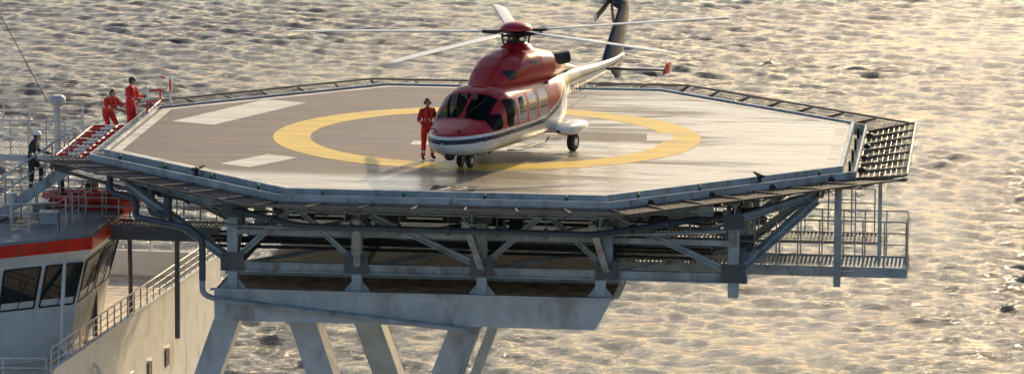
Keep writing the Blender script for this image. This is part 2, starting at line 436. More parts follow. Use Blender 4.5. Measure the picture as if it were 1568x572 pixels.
for i in range(34):
    x=-7.2+rng.random()*14.5; y=-6.8+rng.random()*9; z=-1.0-rng.random()*1.0; b.cube((x,y,z-.3*rng.random()-.1),(x+.2+rng.random()*.5,y+.25,z),0)
for i in range(10):
    y=-7+rng.random()*8; z=-1.2-rng.random()*1.2; b.tube([(-7.3,y,z),(7.2,y,z-.05)],.03+.03*rng.random(),0,8)
b.build('cable_trays',M_dark,sf)
def arc(pts,r=.2,n=5):
    pts=[Vector(p) for p in pts]; out=[pts[0]]
    for a,bp,c in zip(pts[:-2],pts[1:-1],pts[2:]):
        d1=(a-bp).normalized();d2=(c-bp).normalized(); rr=min(r,(a-bp).length*.45,(c-bp).length*.45)
        s0=bp+d1*rr;s1=bp+d2*rr
        for i in range(n+1):
            t=i/n; out.append((1-t)**2*s0+2*t*(1-t)*bp+t*t*s1)
    out.append(pts[-1]); return out
pp=octo(-.75)
b=MB()
path=[(*pp[3],-1.0),(*pp[4],-1.08),(*pp[5],-1.16),(*pp[6],-1.2),(*pp[7],-1.05),(9.9,-1,-1.)]
b.tube(arc(path,.4),.095,0,10)
for a,c in zip(path[:-1],path[1:]):
    a=Vector(a);c=Vector(c)
    for k in range(1,6):
        m=a.lerp(c,k/6); dd=(c-a).normalized(); b.tube([m-dd*.05,m+dd*.05],.14,0,10); b.bar(m,m+Vector((0,0,.45)),.03,.03)
b.build('drain_main',M_pipe,sf)
b=MB()
b.tube(arc([(-10.6,-4.7,-.5),(-10.6,-4.9,-1.15),(-9.7,-5.4,-1.25),(-9.7,-5.6,-1.75),(-7.65,-8.1,-1.62),(-7.3,-8.15,-1.9),(-7.3,-8.15,-3.1)],.25),.1,0,10)
b.tube(arc([(-9.3,-5.2,-.6),(-9.3,-5.3,-1.6),(-8.6,-6.4,-1.6),(-8.6,-6.4,-1.0)],.25),.12,0,10)
b.build('drain_downpipe',M_pipe,sf)
b=MB()
b.tube(arc([(-8.0,-8.15,-3.1),(-8.0,-8.15,-3.5),(-7.6,-8.1,-3.66),(-.4,-8.1,-4.34),(-.2,-8.05,-4.6),(-1.6,-6.9,-9)],.2),.085,0,10)
for k in range(9):
    x=-7.2+k*.8; b.bar((x,-8.1,-3.68-(x+7.6)*.0944),(x,-7.9,-3.68-(x+7.6)*.0944),.05,.16)
b.tube(arc([(-7.4,-8.1,-1.5),(-3,-8.05,-1.55),(4,-8.05,-1.5),(7,-8.0,-1.35)],.2),.05,0,8)
b.build('light_drain_pipe',M_pipel,sf,SL)

# ------------------------------------------------------------ access platform, stairs (port side)
ac=empty('access_stairway',rz=DR)
b=MB()
x0,x1=-12.4,-10.85
b.grating(x0,x1,-4.4,2.2,-.36,0,.14)
b.grating(x0,x1,2.2,5.6,-.82,0,.14)
b.cube((x0,2.16,-.82),(x1,2.2,-.36)); 
b.bar((x0,-4.5,-.48),(x0,5.6,-.7),.08,.2); b.bar((x1,-4.5,-.5),(x1,5.6,-.7),.08,.2)
for y in (-4,-1.5,1.,4): b.bar((x0,y,-.6),(x1,y,-.55),.1,.14); b.bar((x0+.1,y,-.65),(-10.2,y,-1.2),.09,.09)
b.build('landing_grating',M_steel_d,ac)
b=MB()
def striped(b,p,q,r=.028,seg=.28):
    p=Vector(p);q=Vector(q);n=max(2,int((q-p).length/seg))
    for k in range(n): b.tube([p.lerp(q,k/n),p.lerp(q,(k+1)/n)],r,k%2,8,k in (0,n-1))
for k in range(9):
    y=-3.9+k*.72; z=-.22+.02*(k%2)
    striped(b,(x0+.05,y,z),(x1-.05,y+.1,z+.03),.04,.34)
striped(b,(x0+.08,-4.2,-.2),(x0+.08,2.1,-.16),.03,.5); striped(b,(x1-.1,-4.2,-.18),(x1-.1,2.1,-.14),.03,.5)
striped(b,(-11.6,-4.2,-.24),(-11.6,2.1,-.2),.03,.5)
for (px,py) in ((-10.9,5.5),(-10.5,5.0),(-10.9,3.2)):
    striped(b,(px,py,-.8 if px<-10.6 else -.3),(px,py,.85),.03,.35)
striped(b,(-10.9,5.5,.85),(-10.5,5.0,.85)); striped(b,(-10.9,5.5,.45),(-10.5,5.0,.45)); striped(b,(-10.9,5.5,.1),(-10.9,3.2,.05))
striped(b,(-10.9,5.5,.45),(-12.35,5.55,.2),.03,.35); striped(b,(-10.9,5.5,.1),(-12.35,5.55,-.2),.03,.35)
b.build('folding_guard_rails',[M_red,M_wht],ac)
b=MB(); rb=MB()
sx0,sz0,sx1,sz1=-12.0,-.62,-17.0,-4.1
for y in (-3.9,-2.75):
    b.bar((sx0,y,sz0),(sx1,y,sz1),.07,.3,0)
    rb.tube([(sx0,y,sz0+1.05),(sx1,y,sz1+1.05)],.024); rb.tube([(sx0,y,sz0+.6),(sx1,y,sz1+.6)],.018)
    for k in range(8):
        t=k/7; x=sx0+(sx1-sx0)*t; z=sz0+(sz1-sz0)*t; rb.tube([(x,y,z),(x,y,z+1.05)],.022)
n=17
for k in range(n):
    t=(k+.5)/n; x=sx0+(sx1-sx0)*t; z=sz0+(sz1-sz0)*t+.03; b.cube((x-.14,-3.86,z-.02),(x+.14,-2.79,z+.02),1)
b.build('stair_flight',[M_steel,M_steel_d],ac); rb.build('stair_handrails',M_rail,ac)
b=MB(); b.grating(-18,-12.9,.6,3.6,-1.0); b.cube((-18,.56,-1.15),(-12.9,.6,-.95)); b.build('upper_landing',M_railw,ac)
b=MB(); b.rail([(-18,.62,-1.0),(-13.0,.62,-1.0)],1.1,.55,.022,4); b.rail([(-18,3.58,-1.0),(-13.0,3.58,-1.0)],1.25,.8,.022,4)
b.tube([(-18,2.2,.85),(-14.2,3.9,.62),(-12.2,4.2,.62)],.02)
b.build('upper_landing_rails',M_railw,ac)
b=MB(); b.grating(-17,-7.6,-3.2,-1.8,-2.45); b.cube((-17,-3.25,-2.62),(-7.6,-3.205,-2.4)); b.bar((-17,-3.0,-2.75),(-7.4,-3.0,-2.75),.1,.25)
for x in (-14,-11.5,-9): b.bar((x,-2.5,-2.8),(x,-2.5,-5.9),.14,.14)
b.build('service_walkway',M_steel_d,ac)
b=MB(); b.rail([(-17,-3.2,-2.42),(-7.7,-3.2,-2.42)],1.1,.5,.02,4); b.rail([(-17,-1.8,-2.42),(-7.7,-1.8,-2.42)],1.1,.7,.02,3); b.build('service_walkway_rails',M_rail,ac)

ve=MB(); ve.tube([(0,0,-1.),(0,0,.45)],.11,0,14); ve.tube([(0,0,.42),(0,0,.5),(0,0,.66),(0,0,.76)],[.13,.25,.26,.16],0,18); ve.tube([(0,0,.3),(0,0,.36)],.15,0,14)
ve.build('mushroom_vent',M_railw,None,(-13.15,3.0,0.0))
cb=MB(); cb.tube([(-13.45,3,.55),(-15.1,3,3.65),(-20,3,12.8)],.014,0,6); cb.tube([(-20.,3.,-6),(-20.,3.,13)],[.2,.12],1,12)
cb.build('mast_stay',[M_dark,M_white])

lb=empty('rescue_boat',(-11.9,.6,-2.75),R(-14))
b=MB(); N=14; vs=[];fs=[]; K=12
for i in range(N+1):
    t=-1+2*i/N; w=.62*(1-abs(t)**2.6)**.6+.01; zb=.1+.35*max(0,t)**2+.15*max(0,-t)**3
    for k in range(K):
        a=math.pi*k/(K-1); vs.append((t*1.5,w*math.cos(a),.72-(.72-zb)*math.sin(a)**.7))
for i in range(N):
    for k in range(K-1): fs.append((i*K+k,i*K+k+1,(i+1)*K+k+1,(i+1)*K+k))
b.add(vs,fs,0,True)
b.build('hull',M_orange,lb)
b=MB()
for sg in (-1,1):
    b.tube([((-1+2*i/N)*1.5,sg*(.62*(1-abs(-1+2*i/N)**2.6)**.6+.01),.76) for i in range(N+1)],.12,0,8)
b.build('rubber_tubes',M_orange,lb)
b=MB(); b.cube((-.2,-.25,.4),(.35,.25,1.0),0); b.cube((-.18,-.24,1.003),(.1,.24,1.2),1); b.tube([(-1,0,.6),(-1,0,1.3)],.1,1,8)
b.tube([(-.9,-.4,.5),(-.9,-.4,1.4),(-.9,.4,1.4),(-.9,.4,.5)],.03,2,8); b.build('console',[M_orange,M_black,M_alu],lb)
b=MB(); b.bar((-1,-.6,-.0),(-1,.6,-.0),.1,.12); b.bar((1,-.6,0),(1,.6,0),.1,.12); b.bar((-1.4,0,-.1),(1.4,0,-.1),.1,.1); b.tube([(-1,.5,0),(-1,.6,-3.25)],.07); b.tube([(1,.5,0),(1,.6,-3.25)],.07)
b.build('cradle',M_steel_d,lb)

# ------------------------------------------------------------ ship
sh=empty('offshore_ship')
b=MB()
hull=[(-28,-70),(-20,-88),(-11,-94),(-2,-88),(6,-70),(6,20),(2,24),(-24,24),(-28,20)]
b.prism(hull,-32,-14,0,1); b.build('hull',[pmat('hull_paint',(.10,.13,.2),.5,dirt=RUST),M_beige],sh)
b=MB()
blk=[(-27,-10.0),(-12.25,-10.0),(-8.55,9.3),(-27,12.5)]
b.prism(blk,-14,-6.0,0,1); b.build('deckhouse',[M_white,M_beige],sh)
b=MB()
W0=Vector((-12.25,-10.0,0));W1=Vector((-8.55,9.3,0)); W2=Vector((-16,10.6,0))
for a,c,h in ((W0,W1,.75),(W1,W2,.75)):
    b.bar(a+Vector((0,0,-6+h/2+.003)),c+Vector((0,0,-6+h/2+.003)),.05,h,0)
    b.bar(a+Vector((0,0,-6+h+.03)),c+Vector((0,0,-6+h+.03)),.14,.05,0)
d=(W1-W0)/13; nrm=Vector((-d.y,d.x,0)).normalized()
for k in range(14):
    p0=W0+d*k+nrm*.04; b.add([p0+Vector((0,0,-5.3)),p0+Vector((0,0,-6)),p0+nrm*.35+Vector((0,0,-6))],[(0,1,2)],0)
for k in (4.2,5.6,7.0,8.4):
    p0=W0+d*k-nrm*.01
    b.bar(p0+Vector((0,0,-7.3)),p0+d*.28+Vector((0,0,-7.3)),.06,.5,1); b.bar(p0+Vector((0,0,-6.98)),p0+d*.3+Vector((0,0,-6.98)),.1,.05,0)
b.build('bulwark',[M_white,M_dark],sh)
b=MB(); b.rail([W0+Vector((0,0,-5.2)),W1+Vector((0,0,-5.2)),W2+Vector((0,0,-5.2))],.62,.75,.022,3)
b.rail([(-27,-9.9,-6),(-12.4,-9.9,-6)],1.1,1.2,.024,4); b.build('deck_rails',M_railw,sh)
b=MB()
Apt=Vector((-17.5,-8.1));Bp=Vector((-11.85,-4.3));Cp=Vector((-11.2,.4));Dp=Vector((-12.6,2.4));Ep=Vector((-22,4))
base=[Apt,Bp,Cp,Dp,Ep,Vector((-24,-8))]
cen=Vector((-18,-2))
def off(pts,k): return [(cen+(p-cen)*(1+k)).to_tuple() for p in pts]
def loft(b,pa,za,pb,zb,mi):
    n=len(pa); vs=[(*p,za) for p in pa]+[(*p,zb) for p in pb]
    b.add(vs,[(i,(i+1)%n,(i+1)%n+n,i+n) for i in range(n)],mi)
pA=off(base,-.07); pB=off(base,-.03); pC=off(base,.02); pD=off(base,.055)
loft(b,pA,-6.0,pB,-4.45,0); loft(b,pB,-4.45,pC,-3.02,0); loft(b,pC,-3.02,pD,-2.72,0)
loft(b,pD,-2.72,pD,-2.36,2)
b.add([(*p,-2.36) for p in pD],[list(range(6))],4)
loft(b,off(base,.04),-2.357,off(base,.035),-2.28,4); b.add([(*p,-2.28) for p in off(base,.035)],[list(range(6))],4)
def winrow(i,n,m0=.04):
    z0,z1=-4.35,-3.12
    a0=Vector((*pB[i],z0));a1=Vector((*pB[i+1],z0));c0=Vector((*pC[i],z1));c1=Vector((*pC[i+1],z1))
    nr=(a1-a0).cross(c0-a0).normalized()
    for k in range(n):
        u0=(k+m0+.03)/n;u1=(k+1-m0-.03)/n
        q=[a0.lerp(a1,u0),a0.lerp(a1,u1),c0.lerp(c1,u1),c0.lerp(c1,u0)]
        q=[p+nr*.012 for p in q]
        b.add(q,[(0,1,2,3)],1)
        for s0,s1 in ((0,1),(1,2),(2,3),(3,0)): b.bar(q[s0],q[s1],.05,.05,3,up=nr)
        w0=q[0].lerp(q[1],.5)+nr*.03; b.bar(w0,w0.lerp(q[3].lerp(q[2],.8),.7)+nr*.03,.02,.02,3)
winrow(0,5);winrow(1,2);winrow(2,1)
b.build('bridge',[M_white,M_glassd,M_orange,M_dark,M_roof],sh)
b=MB(); b.rail([(-22,-7.3,-2.28),(-12.5,-4.2,-2.28),(-11.9,.2,-2.28)],.9,.9,.02,3)
b.tube([(-14,-3,-2.4),(-14,-3,-1.6)],.05); b.tube([(-14,-3,-1.62),(-14,-3,-1.3)],.16,0,12)
b.build('bridge_roof_rails',M_railw,sh)
b=MB()
for (x,y,w,dd,h) in ((-13.2,-2.6,.5,.4,.3),(-15.2,-4.4,.7,.5,.4),(-13.6,-.6,.4,.9,.25),(-16.4,-3.2,.6,.6,.5)):
    b.cube((x,y,-2.277),(x+w,y+dd,-2.277+h)); b.cube((x-.04,y-.04,-2.275+h),(x+w+.04,y+dd+.04,-2.24+h))
b.build('roof_lockers',M_steel,sh)
b=MB(); b.tube(arc([(-12.3,-4.6,-2.7),(-12.35,-5.2,-4.4),(-12.35,-5.4,-5.6),(-11.3,-5.7,-5.9),(-11.0,-4,-7.5)],.3),.06,0,8); b.build('scupper_pipe',M_white,sh)

# ------------------------------------------------------------ helicopter
TH=R(25)
heli=empty('helicopter',(-1.30,-7.30,0),R(90)-TH)
def smooth(a,k):
    ker=np.hanning(2*k+3)[1:-1]; ker/=ker.sum(); return np.convolve(np.pad(a,(k,k),'front_sheen'),ker,'valid')
def rect(t,z,ct,cz,ht,hz,r=.12):
    qx=np.abs(t-ct)-ht+r; qz=np.abs(z-cz)-hz+r
    return np.hypot(np.maximum(qx,0),np.maximum(qz,0))+np.minimum(np.maximum(qx,qz),0)-r
RED=np.array((.44,.006,.012)); WHT=np.array((.78,.78,.77)); NAVY=np.array((.006,.011,.05)); GRY=np.array((.045,.045,.05))
def hull_paint(t,y,z,zc,h):
    n=t.size; col=np.tile(WHT,(n,1)); ay=np.abs(y)
    bnd=np.interp(t,[0,.6,1.5,2.4,4.7,5.6,6.5,8],[.94,.96,.99,1.02,1.05,1.35,2.0,2.7])
    col[z>bnd+.12]=RED
    col[(z<bnd+.04)&(z>bnd-.09)]=NAVY
    col[(z<.52)&(t<6)]=(.26,.27,.29)
    top=(t>6.9)&(z>zc+h*.1); col[top]=GRY
    col[(t>11.2)]=NAVY*1.5
    glass=np.zeros(n); dmin=np.full(n,9.)
    for (ct,cz,ht,hz) in ((2.42,1.55,.31,.39),(3.13,1.58,.23,.34),(3.84,1.58,.23,.34),(4.57,1.58,.25,.34)):
        d=rect(t,z,ct,cz,ht,hz); d[ay<.7]=9; dmin=np.minimum(dmin,d)
    d=rect(t,z,1.62,1.36,.27,.22,.1); d[ay<.75]=9; dmin=np.minimum(dmin,d)
    d=np.maximum.reduce([1.30-t,t-2.08,.07-ay,ay-.78,1.42-z]); dmin=np.minimum(dmin,d)
    fr=(dmin>0)&(dmin<.05)
    side=fr&(ay>.8)&(t>2.78); col[side]=np.array((.5,.5,.5))
    glass[dmin<=0]=1
    for tl in (2.03,2.83,4.98):
        ln=(np.abs(t-tl)<.016)&(z>.55)&(z<2.1)&(ay>.7); col[ln]*=.3
    ln=(np.abs(z-.6)<.013)&(t>2.03)&(t<4.98)&(ay>.6); col[ln]*=.4
    ln=(np.abs(t-.95)<.014)|((np.abs(t-6.6)<.014)); col[ln]*=.45
    ln=(np.abs(z-2.06)<.016)&(t>2.1)&(t<6); col[ln]*=.35
    return col,glass
def cowl_paint(t,y,z,zc,h):
    n=t.size; col=np.tile(RED,(n,1)); ay=np.abs(y); glass=np.zeros(n)
    d=rect(t,z,3.35,2.50,.2,.13,.08); d[ay<.3]=9; col[d<0]=(.01,.01,.012); 
    d=rect(t,z,4.5,2.75,.18,.09,.05); d[ay<.3]=9; col[d<0]=(.02,.01,.01); 
    for tl in (3.9,5.0,6.1): col[np.abs(t-tl)<.015]*=.3
    col[(np.abs(z-2.62)<.014)&(t>3.9)&(t<6.6)]*=.3
    d=rect(t,z,5.5,2.78,.3,.06,.03); col[d<0]=(.03,.01,.01)
    col[t>6.9]=GRY
    return col,glass
def heli_mat():
    m,t,b,o=nt('helicopter_paint')
    at=t.nodes.new('ShaderNodeAttribute'); at.attribute_name='paint'
    v=coords(t,(.5,1,2)); n=noise(t,v,2.5,6,.6)
    c=mixc(t,ramp(t,n,.4,.75,0,.2),at.outputs['Color'],(.06,.045,.04))
    t.links.new(c,b.inputs['Base Color']); b.inputs['Roughness'].default_value=.3; b.inputs['Coat Weight'].default_value=.1; b.inputs['Coat Roughness'].default_value=.1; b.inputs['Specular IOR Level'].default_value=.4
    g=t.nodes.new('ShaderNodeAttribute'); g.attribute_name='glass'
    tr=t.nodes.new('ShaderNodeBsdfTransparent'); tr.inputs[0].default_value=(.25,.28,.27,1)
    gl=t.nodes.new('ShaderNodeBsdfGlossy'); gl.inputs['Roughness'].default_value=.04; gl.inputs[0].default_value=(.4,.4,.4,1)
    lw=t.nodes.new('ShaderNodeLayerWeight'); lw.inputs[0].default_value=.1
    mg=t.nodes.new('ShaderNodeMixShader'); t.links.new(ramp(t,lw.outputs['Fresnel'],0,1,.04,.6),mg.inputs[0]); t.links.new(tr.outputs[0],mg.inputs[1]); t.links.new(gl.outputs[0],mg.inputs[2])
    ms=t.nodes.new('ShaderNodeMixShader'); t.links.new(ramp(t,g.outputs['Fac'],.3,.7),ms.inputs[0]); t.links.new(b.outputs[0],ms.inputs[1]); t.links.new(mg.outputs[0],ms.inputs[2])
    t.links.new(ms.outputs[0],o.inputs[0]); return m
M_heli=heli_mat()
def loft_body(name,st,n_t,n_a,ex0,ex1,paint,k=8):
    st=np.array(st)
    u=np.linspace(0,1,n_t); t=st[0,0]+(st[-1,0]-st[0,0])*(u**1.15)
    zb=smooth(np.interp(t,st[:,0],st[:,1]),k); zt=smooth(np.interp(t,st[:,0],st[:,2]),k); w=smooth(np.interp(t,st[:,0],st[:,3]),k)
    a=np.linspace(0,2*np.pi,n_a,endpoint=False)
    ex=np.interp(t,[st[0,0],st[0,0]+1.5,6,8,14],[ex0,ex1,ex1,2.2,2.0])[:,None]
    c=np.cos(a)[None];s=np.sin(a)[None]
    Y=w[:,None]*np.sign(c)*np.abs(c)**(2/ex); zc=((zb+zt)/2)[:,None]; h=((zt-zb)/2)[:,None]
    Z=zc+h*np.sign(s)*np.abs(s)**(2/ex); T=np.repeat(t[:,None],n_a,1)
    co=np.stack([T,Y,Z],-1).reshape(-1,3)
    N,K=n_t,n_a; i=np.arange((N-1)*K); r=i//K; q=i%K
    F=np.stack([r*K+q,(r+1)*K+q,(r+1)*K+(q+1)%K,r*K+(q+1)%K],-1)
    me=bpy.data.meshes.new(name)
    fl=F.tolist()+[list(range(K))]+[list(range((N-1)*K,N*K))[::-1]]
    me.from_pydata(co.tolist(),[],fl)
    me.polygons.foreach_set('use_smooth',np.ones(len(me.polygons),dtype=bool)); me.update()
    col,gl=paint(co[:,0],co[:,1],co[:,2],np.repeat(zc,K,1).ravel(),np.repeat(h,K,1).ravel())
    ca=me.color_attributes.new('paint','FLOAT_COLOR','POINT')
    ca.data.foreach_set('color',np.concatenate([col,np.ones((len(col),1))],1).ravel())
    ga=me.attributes.new('glass','FLOAT','POINT'); ga.data.foreach_set('value',gl)
    me.materials.append(M_heli)
    ob=bpy.data.objects.new(name,me); coll.objects.link(ob); ob.parent=heli
    return ob
M_hred=pmat('heli_red',tuple(RED),.3,var=.1,coat=.1); M_hwht=pmat('heli_white',(.70,.70,.69),.35,var=.08,dirt=(.3,.27,.24),damt=.4); M_hnavy=pmat('heli_navy',(.025,.032,.055),.35,var=.15)
loft_body('fuselage',[(0,.86,.93,.04),(.08,.72,1.03,.24),(.25,.58,1.13,.46),(.6,.46,1.25,.72),(1.0,.41,1.36,.89),(1.3,.39,1.45,.98),(1.7,.38,1.80,1.05),(2.15,.38,2.12,1.09),(2.5,.38,2.24,1.12),(3.2,.38,2.28,1.13),(5.8,.40,2.28,1.13),(6.4,.50,2.26,1.05),(7.0,.82,2.2,.76),(7.8,1.14,2.12,.47),(9.0,1.32,2.04,.35),(10.5,1.46,1.98,.29),(11.8,1.60,1.98,.22),(12.7,1.75,2.02,.14),(12.95,1.85,2.0,.05)],620,300,2.2,2.9,hull_paint,7)
loft_body('engine_cowling',[(2.45,2.0,2.24,.35),(2.8,2.0,2.42,.52),(3.3,2.0,2.72,.66),(3.8,2.0,2.95,.76),(4.4,2.0,3.08,.84),(5.0,2.0,3.1,.9),(5.8,2.0,3.0,.94),(6.4,2.0,2.86,.86),(7.0,2.0,2.62,.66),(7.8,2.0,2.36,.4),(8.8,1.9,2.14,.2),(9.4,1.85,2.02,.1)],330,160,2.3,2.6,cowl_paint,8)
b=MB()
for sg in (-1,1):
    vs=[];fs=[];K=16;N=20
    for i in range(N+1):
        u=i/N; t=4.95+2.0*u; w=.34*math.sin(math.pi*min(1,u*1.0+.02)*.98)**.55; hh=.21*math.sin(math.pi*min(1,u+.02)*.98)**.6
        for k in range(K):
            a=2*math.pi*k/K; vs.append((t,sg*1.42+w*math.cos(a),.68+hh*math.sin(a)))
    for i in range(N):
        for k in range(K): fs.append((i*K+k,(i+1)*K+k,(i+1)*K+(k+1)%K,i*K+(k+1)%K))
    b.add(vs,fs,0,True)
    b.wing((5.3,sg*.8,.66),(6.7,sg*.8,.66),(5.35,sg*1.4,.68),(6.6,sg*1.4,.68),(0,0,1),.34,.3,0)
b.build('sponsons',M_hwht,heli)
b=MB()
for sg in (-1,1):
    b.wheel((5.85,sg*1.5,.27),(0,1,0),.27,.2,0,1); b.tube([(5.85,sg*1.36,.27),(5.85,sg*1.36,.6)],.05,1); b.tube([(5.85,sg*1.34,.27),(5.85,sg*1.55,.27)],.04,1)
    b.wheel((1.6,sg*.15,.2),(0,1,0),.2,.13,0,1)
b.tube([(1.6,-.15,.2),(1.6,.15,.2)],.035,1); b.tube([(1.6,0,.2),(1.5,0,.55)],.055,1); b.tube([(1.6,0,.25),(1.85,0,.5)],.03,1)
b.build('landing_gear',[M_black,M_alu],heli)
b=MB()
b.wing((11.35,0,1.93),(12.95,0,1.85),(12.55,0,3.35),(13.45,0,3.45),(0,1,0),.26,.16,0)
b.wing((12.55,0,3.35),(13.45,0,3.45),(12.75,0,3.72),(13.3,0,3.78),(0,1,0),.16,.08,0)
b.ell((12.95,.12,3.55),(.42,.2,.2),0)
b.wing((11.9,0,1.62),(12.8,0,1.8),(12.4,0,1.25),(12.9,0,1.3),(0,1,0),.1,.06,0)
b.build('tail_fin',M_hnavy,heli)
b=MB()
for sg in (-1,1):
    b.wing((11.0,sg*.1,1.72),(11.8,sg*.1,1.72),(11.25,sg*2.05,1.76),(11.8,sg*2.05,1.76),(0,0,1),.11,.07,0)
    b.wing((11.2,sg*2.06,1.64),(11.85,sg*2.06,1.64),(11.35,sg*2.12,1.98),(11.8,sg*2.12,1.98),(0,1,0),.05,.03,1)
b.build('stabiliser',[M_hnavy,M_hred],heli)
b=MB(); c=Vector((12.95,.42,3.6)); b.tube([c-Vector((0,.2,0)),c+Vector((0,.12,0))],.12,0,12)
for k in range(4):
    a=R(20+90*k); d=Vector((math.cos(a),0,math.sin(a))); e=Vector((-math.sin(a),0,math.cos(a)))
    b.wing(c+d*.15-e*.06,c+d*.15+e*.06,c+d*.4-e*.11,c+d*.4+e*.11,(0,1,0),.05,.03,0)
    b.wing(c+d*.4-e*.11,c+d*.4+e*.11,c+d*1.15-e*.11,c+d*1.15+e*.11,(0,1,0),.03,.025,0)
    b.wing(c+d*1.15-e*.11,c+d*1.15+e*.11,c+d*1.33-e*.1,c+d*1.33+e*.1,(0,1,0),.025,.02,1)
b.build('tail_rotor',[M_dark,M_wht],heli)
HT=5.05
b=MB(); 
b.tube([(HT,0,2.95),(HT,0,3.14),(HT,0,3.24)],[.6,.44,.3],1,20)
b.tube([(HT,0,3.1),(HT,0,3.62)],.11,2,14); b.tube([(HT,0,3.22),(HT,0,3.29)],.3,2,20); b.tube([(HT,0,3.38),(HT,0,3.52)],[.26,.32],2,20)
b.ell((HT,0,3.62),(.48,.48,.22),1,20,8,-.1,1)
for az in (22,94,166,238,310):
    a=R(az)-(R(90)-TH); d=Vector((math.cos(a),math.sin(a),0)); e=Vector((-math.sin(a),math.cos(a),0))
    tilt=.028*math.cos(R(az)); H=Vector((HT,0,3.50))
    P=lambda r,c,zz=0: H+d*r+e*c+Vector((0,0,r*tilt-.0012*r*r+.05*min(1,r)+zz))
    b.bar(P(.15,0),P(.55,0),.2,.15,2); b.bar(P(.5,0,.0),P(1.0,0),.22,.15,2,w2=.16,h2=.06)
    b.tube([P(.4,.17),P(.98,.14)],.055,2,8)
    b.tube([P(.33,.17,-.32),P(.42,.2,.0)],.028,2,6)
    b.wing(P(.9,-.09),P(.9,.13),P(1.6,-.12),P(1.6,.25),(0,0,1),.07,.05,0)
    rs=[1.6,3,4.5,6.2]
    for r0,r1 in zip(rs[:-1],rs[1:]): b.wing(P(r0,-.13),P(r0,.26),P(r1,-.13),P(r1,.26),(0,0,1),.048,.044,0)
    b.wing(P(6.2,-.13),P(6.2,.26),P(6.9,.02),P(6.9,.24),(0,0,1),.044,.02,0)
b.build('main_rotor',[pmat('blade_paint',(.62,.62,.62),.35,var=.1),M_hred,M_dark],heli)
b=MB()
for sg in (-1,1):
    b.tube([(5.9,sg*.62,2.62),(6.35,sg*.86,2.66),(6.55,sg*.98,2.68)],[.22,.20,.19],0,16,False); b.ell((6.3,sg*.8,2.65),(.16,.12,.16),0)
    b.tube([(1.45,sg*.12,1.56),(1.85,sg*.55,1.98)],.016,0,6)
    b.tube([(.5,sg*.35,1.09),(.3,sg*.4,1.27),(.1,sg*.4,1.27)],.018,0,6)
b.wing((8.2,0,2.2),(8.5,0,2.2),(8.4,0,2.5),(8.55,0,2.5),(0,1,0),.04,.02,0)
b.wing((3.0,0,.4),(3.4,0,.4),(3.2,0,.15),(3.4,0,.15),(0,1,0),.04,.02,0)
b.tube([(7.2,-.4,.8),(9.5,-.3,1.1)],.015,0,6)
b.build('fittings',M_dark,heli)
b=MB(); b.ell((.55,0,.45),(.16,.16,.12),0); b.ell((3.0,0,2.4),(.1,.1,.12),0); b.tube([(2.1,-1.12,.5),(2.8,-1.2,.42),(4.6,-1.2,.42),(5.0,-1.1,.5)],.022,0,8); b.tube([(2.1,1.12,.5),(2.8,1.2,.42),(4.6,1.2,.42),(5.0,1.1,.5)],.022,0,8)
b.build('lights_and_steps',M_dark,heli)
b=MB()
b.cube((1.3,-.85,.6),(5.2,.85,.68),0); b.cube((1.25,-.75,.68),(1.5,.75,1.33),0); b.cube((1.25,-.5,1.333),(1.45,.5,1.38),0)
for yy in (-.5,.5):
    b.cube((2.1,yy-.25,.8),(2.6,yy+.25,1.0),1); b.bar((2.6,yy,.9),(2.75,yy,1.75),.46,.12,1,up=(1,0,0))
for tt in (3.2,4.2):
    for yy in (-.7,0,.7): b.cube((tt,yy-.22,.75),(tt+.45,yy+.22,.98),1); b.bar((tt+.45,yy,.9),(tt+.52,yy,1.65),.42,.1,1,up=(1,0,0))
b.cube((5.15,-.95,.6),(5.2,.95,2.1),1)
b.cube((2.7,-.85,2.0),(5.1,.85,2.04),1)
b.build('cabin_interior',[M_dark,pmat('seat_fabric',(.05,.05,.055),.8)],heli)
textobj('PH-EUI',.42,M_black,heli,(8.6,-.45,1.34),(R(86),0,R(3)),'registration_text')

# ------------------------------------------------------------ people
M_skin=pmat('skin',(.48,.28,.19),.5,var=.08,scale=8)
M_hair=pmat('hair',(.05,.03,.02),.7)
M_suitr=pmat('survival_suit_red',(.66,.022,.022),.7,var=.3,scale=7,bump=.02)
M_vest=pmat('life_vest_red',(.75,.05,.02),.6,var=.2,scale=7)
M_suitd=pmat('workwear_dark',(.03,.035,.045),.8,var=.3,scale=7,bump=.02)
M_hv=pmat('hivis_yellow',(.5,.58,.04),.6)
M_ref=pmat('reflective_tape',(.7,.7,.68),.3)
M_boot=pmat('boots',(.02,.02,.02),.6)
M_glove=pmat('gloves',(.06,.06,.06),.8)
M_helm=pmat('helmet_white',(.8,.8,.78),.3,var=.03)
M_helmr=pmat('helmet_dark',(.05,.04,.04),.3,var=.03)
BASE=dict(pelvis=(0,0,.95),spine=(0,.01,1.14),chest=(0,0,1.36),neck=(0,.01,1.5),headb=(0,0,1.57),head=(0,-.015,1.665),
 shL=(.18,0,1.43),elL=(.24,.03,1.15),wrL=(.25,-.06,.90),shR=(-.18,0,1.43),elR=(-.24,.03,1.15),wrR=(-.25,-.06,.90),
 hipL=(.1,0,.9),knL=(.12,-.03,.5),anL=(.13,.02,.09),toL=(.15,-.15,.045),hipR=(-.1,0,.9),knR=(-.12,-.03,.5),anR=(-.13,.02,.09),toR=(-.15,-.15,.045))
RAD=dict(pelvis=.16,spine=.15,chest=.165,neck=.062,headb=.055,shL=.092,elL=.065,wrL=.047,hL=.036,hipL=.115,knL=.082,anL=.062,toL=.048)
